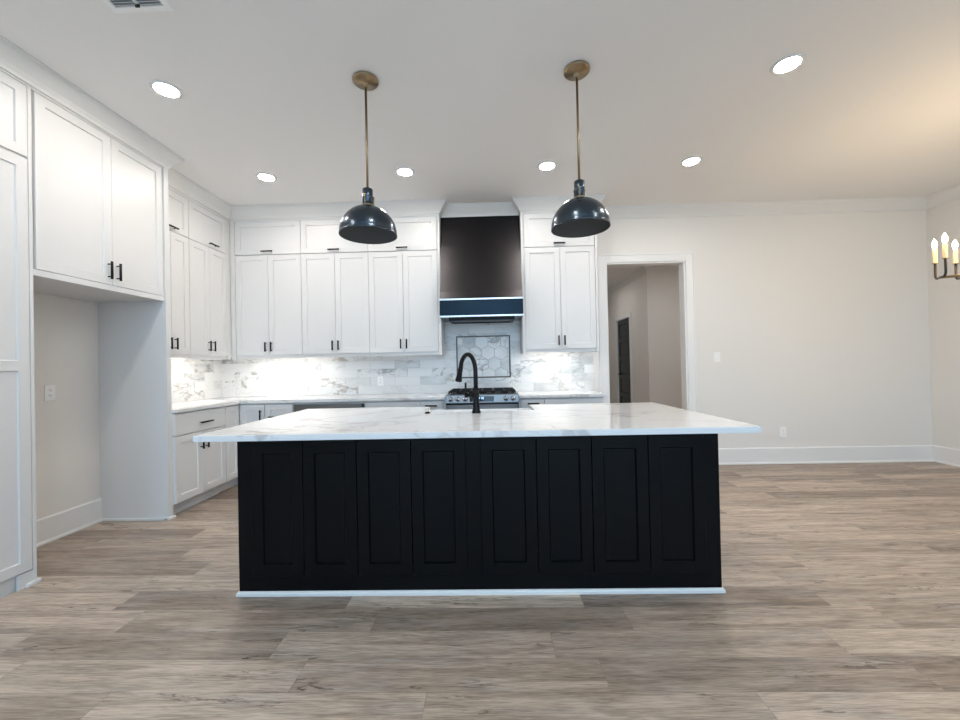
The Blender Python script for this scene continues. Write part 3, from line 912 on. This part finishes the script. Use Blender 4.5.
bm = bmesh.new()
cx0_, cx1_, cy0_, cy1_ = -1.4535, 1.2820, 1.9205, 3.168
nx0, nx1, ny = -0.475, 0.315, 2.785
prism(bm, [(cx0_, cy0_), (cx1_, cy0_), (cx1_, cy1_), (nx1, cy1_), (nx1, ny), (nx0, ny), (nx0, cy1_), (cx0_, cy1_)], 'z', CTZ - .030, CTZ)
bmesh.ops.bevel(bm, geom=bm.edges[:], offset=.0025, segments=2, affect='EDGES')
o = obj('island_countertop', bm, 'quartz'); tag(o, 'large white veined quartz slab overhanging the black island', 'countertop')

t = thing('farmhouse_sink', 'white apron sink set into the far edge of the island slab', 'sink', (-0.08, 2.98, .645))
bm = bmesh.new(); zt, zb = CTZ - .0310, .645; w = .024
O = [(sx0, sy0), (sx1, sy0), (sx1, sy1), (sx0, sy1)]; I = [(sx0 + w, sy0 + w), (sx1 - w, sy0 + w), (sx1 - w, sy1 - w), (sx0 + w, sy1 - w)]
rings = [[bm.verts.new((*p, z)) for p in pp] for pp, z in ((O, zb), (O, zt), (I, zt), (I, zb + .03))]
for A, B in zip(rings, rings[1:]):
    for k in range(4): bm.faces.new((A[k], A[(k + 1) % 4], B[(k + 1) % 4], B[k]))
bm.faces.new(rings[0]); bm.faces.new(rings[-1])
bmesh.ops.recalc_face_normals(bm, faces=bm.faces[:])
bmesh.ops.bevel(bm, geom=[e for e in bm.edges], offset=.006, segments=3, affect='EDGES')
obj('basin', bm, 'sink', t)
bm = bmesh.new(); lathe(bm, [(.045, zb + .0305), (.045, zb + .034), (.030, zb + .033), (.001, zb + .031)], -0.08, 2.98, 24); obj('drain', bm, 'chrome', t)

# faucet
fx, fy = -0.090, 2.672
t = thing('kitchen_faucet', 'matte black high-arc pull-down faucet at the island sink', 'faucet', (fx, fy, CTZ))
bm = bmesh.new(); lathe(bm, [(.030, CTZ), (.030, CTZ + .006), (.026, CTZ + .020), (.0215, CTZ + .075), (.0205, CTZ + .150), (.0225, CTZ + .153), (.0225, CTZ + .166), (.017, CTZ + .170), (.014, CTZ + .172)], fx, fy, 24)
obj('base', bm, 'faucet', t)
# arc: in a vertical plane turned from the base towards the sink and to the left
tip = Vector((-0.195, 2.772, 1.215)); b0 = Vector((fx, fy, CTZ + .17))
pts = []
ang = Vector((tip.x - fx, tip.y - fy)); reach = ang.length; ang.normalize()
h1 = 1.190; R_ = reach / 2
pts.append(Vector((fx, fy, CTZ + .165))); pts.append(Vector((fx, fy, h1 - .05)))
for k in range(0, 17):
    a = math.pi * k / 16 * 0.93
    s = R_ * (1 - math.cos(a)) * 1.02; z = h1 + .118 * math.sin(a)
    pts.append(Vector((fx + ang.x * s, fy + ang.y * s, z)))
bm = bmesh.new(); tube(bm, pts, .0150, 16); obj('neck', bm, 'faucet', t)
e = pts[-1]; dirv = (pts[-1] - pts[-2]).normalized()
dirv = (dirv + Vector((ang.x * .25, ang.y * .25, -.6))).normalized()
bm = bmesh.new(); tube(bm, [e - dirv * .004, e + dirv * .012, e + dirv * .030, e + dirv * .062, e + dirv * .090, e + dirv * .096], [.0160, .0175, .0170, .0200, .0250, .0230], 18); obj('spray_head', bm, 'faucet', t)
bm = bmesh.new(); tube(bm, [(fx - .015, fy, CTZ + .118), (fx - .055, fy + .004, CTZ + .118)], [.015, .013], 14)
tube(bm, [(fx - .068, fy + .004, CTZ + .105), (fx - .068, fy + .003, CTZ + .205)], [.0095, .0065], 10); tube(bm, [(fx - .048, fy + .004, CTZ + .118), (fx - .073, fy + .004, CTZ + .118)], .0125, 14); obj('lever', bm, 'faucet', t)

bm = bmesh.new(); lathe(bm, [(.020, CTZ + .0003), (.020, CTZ + .004), (.018, CTZ + .006), (.013, CTZ + .007), (.013, CTZ + .011), (.001, CTZ + .012)], -0.422, 2.703, 24)
o = obj('air_switch', bm, 'flat_black', None, loc=(-0.422, 2.703, CTZ)); tag(o, 'small round black button on the island slab near the sink', 'button')

# ------------------------------------------------------------------ pendants
def pendant(x, y, label):
    t = thing('pendant_light', label, 'pendant light', (x, y, CZ), 'dome pendants over the island')
    bm = bmesh.new(); lathe(bm, [(.001, CZ - .0002), (.078, CZ - .0002), (.080, CZ - .004), (.080, CZ - .014), (.074, CZ - .017), (.072, CZ - .022), (.020, CZ - .025), (.013, CZ - .030), (.013, CZ - .050), (.008, CZ - .052)], x, y, 48); obj('canopy', bm, 'brass', t)
    bm = bmesh.new(); lathe(bm, [(.0075, CZ - .050), (.0075, 2.372)], x, y, 16); obj('rod', bm, 'brass', t)
    bm = bmesh.new(); lathe(bm, [(.010, 2.376), (.030, 2.374), (.033, 2.370), (.033, 2.272), (.030, 2.270)], x, y, 32); so = obj('socket', bm, 'shade', t)
    for a in (0.3, 2.4, 4.5):
        bm = bmesh.new()
        px, py = x + .036 * math.cos(a), y + .036 * math.sin(a)
        tube(bm, [(px, py, 2.325), (px, py, 2.262)], .0045, 8); tube(bm, [(x + .030 * math.cos(a), y + .030 * math.sin(a), 2.322), (x + .041 * math.cos(a), y + .041 * math.sin(a), 2.322)], .006, 8)
        obj('bracket', bm, 'brass', so)
    bm = bmesh.new(); lathe(bm, [(.037, 2.272), (.041, 2.268), (.041, 2.262), (.034, 2.260)], x, y, 32); obj('collar', bm, 'brass', t)
    outer = []
    R0, zr, H = .1795, 2.084, .180
    for k in range(0, 21):
        a = math.radians(11 + (90 - 11) * k / 20)
        outer.append((R0 * math.sin(a), zr + H * math.cos(a)))
    outer += [(R0 + .0015, zr - .003), (R0 + .0015, zr - .008), (R0 - .002, zr - .008)]
    inner = [(r - .004, z - .004) for r, z in outer[:21]][::-1]
    bm = bmesh.new(); lathe(bm, outer, x, y, 64); sh = obj('shade', bm, 'shade', t)
    bm = bmesh.new(); lathe(bm, [(R0 - .002, zr - .008), (R0 - .004, zr - .004)] + inner + [(.001, inner[-1][1])], x, y, 64); obj('shade_lining', bm, 'shade_in', sh)
    bm = bmesh.new(); lathe(bm, [(.014, 2.255), (.014, 2.225), (.020, 2.205), (.030, 2.180), (.030, 2.165), (.022, 2.148), (.001, 2.142)], x, y, 24); obj('bulb', bm, 'frost', t)
    return t
pl = pendant(-0.752, 2.536, 'black dome pendant on a brass rod, the left one over the island')
pr = dup(pl, (0.592, 2.519, CZ), 'black dome pendant on a brass rod, the right one over the island')

# ------------------------------------------------------------------ recessed lights
def downlight(x, y, label):
    t = thing('recessed_light', label, 'ceiling light', (x, y, CZ), 'recessed ceiling lights')
    bm = bmesh.new(); lathe(bm, [(.090, CZ - .0003), (.088, CZ - .006), (.071, CZ - .009), (.066, CZ - .005)], x, y, 40); obj('trim_ring', bm, 'trim', t)
    bm = bmesh.new(); lathe(bm, [(.0665, CZ - .001), (.0665, CZ - .0065), (.001, CZ - .0072)], x, y, 40); obj('lens', bm, 'lens', t)
    return t
d0 = downlight(-2.070, 2.556, 'lit recessed light nearest the tall pantry and refrigerator cabinets')
for x, y, lb in ((1.913, 2.540, 'lit recessed light at the right front of the ceiling, nearest the chandelier'),
                 (-2.090, 3.768, 'lit recessed light over the back left kitchen corner'),
                 (-0.753, 3.752, 'lit recessed light in the back row just right of the left pendant'),
                 (0.582, 3.726, 'lit recessed light in the back row just left of the right pendant'),
                 (1.910, 3.730, 'lit recessed light in the back row, in front of the doorway')):
    dup(d0, (x, y, CZ), lb)
# lights of the same kind in the living area behind the viewer; hallway ones are unseen, added to brighten it
for x, y in ((-2.07, 1.30), (-0.08, 1.30), (1.91, 1.30)):
    dup(d0, (x, y, CZ), 'recessed light in the front ceiling row above the viewer')
for x, y in ((2.1, 6.2), (3.7, 6.0), (2.0, 8.6)):
    h = dup(d0, (x, y, HC), 'unseen recessed light added to brighten the hallway beyond the doorway')
    for ch in h.children:
        if ch.name.startswith('lens'):
            ch.data = ch.data.copy(); ch.data.materials[0] = MT['lens_hall_fill']

# ceiling register
t = thing('ceiling_vent', 'white ceiling air register at the top left corner of the view', 'vent', (-1.72, 1.90, CZ))
vx0, vx1, vy0, vy1 = -1.872, -1.566, 1.835, 1.992
bm = bmesh.new()
for q in ((vx0, vx1, vy0, vy0 + .03), (vx0, vx1, vy1 - .03, vy1), (vx0, vx0 + .03, vy0 + .03, vy1 - .03), (vx1 - .03, vx1, vy0 + .03, vy1 - .03), (-1.727, -1.711, vy0 + .03, vy1 - .03)): box(bm, q[0], q[1], q[2], q[3], CZ - .008, CZ - .0003, .002)
obj('frame', bm, 'plate', t)
bm = bmesh.new(); box(bm, vx0 + .03, vx1 - .03, vy0 + .03, vy1 - .03, CZ - .0012, CZ - .0005); obj('duct_opening', bm, 'duct', t)
bm = bmesh.new()
for k in range(6):
    y = vy0 + .036 + k * .0155
    for a, b_ in ((vx0 + .03, -1.727), (-1.711, vx1 - .03)): prism(bm, [(y, CZ - .0075), (y + .0015, CZ - .0085), (y + .009, CZ - .002), (y + .0075, CZ - .0015)], 'x', a, b_)
obj('louvres', bm, 'plate', t)
bm = bmesh.new(); box(bm, -1.73, -1.708, 1.945, 1.951, CZ - .022, CZ - .006, .001); obj('damper_lever', bm, 'pull', t, 'small dark damper lever')

# ------------------------------------------------------------------ switches and outlets
def plate(face, plane, u, z, label, kind='outlet', w=.072, h=.116):
    P = mapper(face, plane); s = 1 if face == 'S' else 1
    t = thing('light_switch' if kind == 'switch' else 'wall_outlet', label, 'light switch' if kind == 'switch' else 'outlet', P(u, z, 0), None)
    bm = bmesh.new(); slab(bm, face, plane, u - w / 2, u + w / 2, z - h / 2, z + h / 2, .006, .002); obj('cover_plate', bm, 'plate', t)
    if kind == 'switch':
        pf = plane - .006 if face == 'S' else plane + .006
        bm = bmesh.new(); slab(bm, face, pf, u - .017, u + .017, z - .033, z + .033, .004, .0015); obj('rocker', bm, 'plate', t)
    else:
        pf = plane - .006 if face == 'S' else plane + .006
        for dz in (-.020, .020):
            bm = bmesh.new(); slab(bm, face, pf, u - .016, u + .016, z + dz - .014, z + dz + .014, .0015, .0006); k = obj('receptacle', bm, 'plate', t)
            pg = plane - .0075 if face == 'S' else plane + .0075
            bm = bmesh.new(); slab(bm, face, pg, u - .007, u - .005, z + dz - .002, z + dz + .008, .0005, 0); slab(bm, face, pg, u + .005, u + .007, z + dz - .002, z + dz + .007, .0005, 0); slab(bm, face, pg, u - .002, u + .002, z + dz - .010, z + dz - .006, .0005, 0); obj('slots', bm, 'slot', k)
    return t
plate('S', D, 2.717, 1.275, 'white rocker light switch on the wall right of the doorway', 'switch')
plate('S', D, 3.465, .372, 'white outlet low on the bare wall above the baseboard')
plate('E', XL, 2.900, 1.095, 'white outlet on the wall inside the refrigerator alcove')
TF = D - .010
plate('S', TF, -1.315, 1.072, 'white outlet in the backsplash between the corner and the range')
plate('S', TF, -2.535, 1.075, 'white outlet in the backsplash close to the kitchen corner')
plate('S', TF, 0.692, 1.070, 'white outlet in the lit backsplash right of the range')
plate('E', XL + .009, 3.470, 1.10, 'white outlet on the side-wall backsplash beside the end panel')

# ------------------------------------------------------------------ strips under the wall cabinets
def strip(x0, x1, y0, y1, label):
    t = thing('undercabinet_light', label, 'light strip', ((x0 + x1) / 2, (y0 + y1) / 2, 1.40), 'light strips under the wall cabinets')
    bm = bmesh.new(); box(bm, x0, x1, y0, y1, 1.386, 1.3999, .002); obj('housing', bm, 'plate', t)
    bm = bmesh.new(); box(bm, x0 + .006, x1 - .006, y0 + .006, y1 - .006, 1.383, 1.386); obj('diffuser', bm, 'strip', t)
strip(-2.78, -1.93, UY + .10, UY + .135, 'light strip under the back-wall cabinets near the corner')
strip(0.47, 1.06, UY + .10, UY + .135, 'light strip under the cabinet right of the hood')
strip(UX - .135, UX - .10, 3.52, 4.38, 'light strip under the side-wall cabinets')

# ------------------------------------------------------------------ chandelier
hub = Vector((3.72, 2.74, 1.80))
t = thing('chandelier', 'dark bronze candle chandelier with lit bulbs at the right edge of the view', 'chandelier', (hub.x, hub.y, CZ))
bm = bmesh.new(); lathe(bm, [(.001, CZ - .0003), (.065, CZ - .0003), (.067, CZ - .018), (.015, CZ - .026), (.012, CZ - .04)], hub.x, hub.y, 32); obj('canopy', bm, 'bronze', t)
bm = bmesh.new(); lathe(bm, [(.008, CZ - .04), (.008, 1.80)], hub.x, hub.y, 12); obj('stem', bm, 'bronze', t)
dvec = Vector((.86, -.50, 0)); evec = Vector((.52, .855, 0))
b0 = Vector((3.29, 2.975, 1.80)); blen = (hub - b0).dot(dvec) * 2
bm = bmesh.new(); tube(bm, [b0 - dvec * .01, b0 + dvec * (blen + .01)], .0095, 12); obj('bar', bm, 'brass', t, 'bronze-gold centre bar')
def candle(p, arm):
    bm = bmesh.new(); lathe(bm, [(.017, p.z + .118), (.017, p.z + .124), (.0125, p.z + .126), (.0125, p.z + .226), (.006, p.z + .228)], p.x, p.y, 16); c = obj('candle_sleeve', bm, 'candle', arm, 'cream candle sleeve')
    bm = bmesh.new(); lathe(bm, [(.006, p.z + .227), (.010, p.z + .236), (.0145, p.z + .252), (.012, p.z + .272), (.005, p.z + .292), (.0005, p.z + .300)], p.x, p.y, 14); obj('bulb', bm, 'flame', arm, 'glowing flame-shaped bulb')
    ld = bpy.data.lights.new('bulb_light', 'POINT'); ld.energy = 0.9; ld.color = (1.0, 0.72, 0.42); ld.shadow_soft_size = .03
    lo = bpy.data.objects.new('bulb_light', ld); C.objects.link(lo); lo.parent = t; lo.location = Vector((p.x, p.y, p.z + .27)) - Vector(t.location)
for s, ef, en in ((0.0, .088, -.085), (.14, .20, -.085), (.37, .088, -.20), (.555, .20, -.085), (.74, .088, -.20), (blen, .088, -.085)):
    c = b0 + dvec * s
    A, B = c + evec * ef, c + evec * en
    r = .03
    pts = [A + Vector((0, 0, .12)), A + Vector((0, 0, r))]
    for k in range(1, 5): a = math.pi / 2 * k / 4; pts.append(A + Vector((0, 0, r * (1 - math.sin(a)))) - evec * r * (1 - math.cos(a)))
    for k in range(0, 5): a = math.pi / 2 * k / 4; pts.append(B + evec * r * (1 - math.sin(a)) + Vector((0, 0, r * (1 - math.cos(a)))))
    pts.append(B + Vector((0, 0, .12)))
    bm = bmesh.new(); tube(bm, pts, .0075, 10); arm = obj('arm', bm, 'bronze', t)
    candle(A, arm); candle(B, arm)
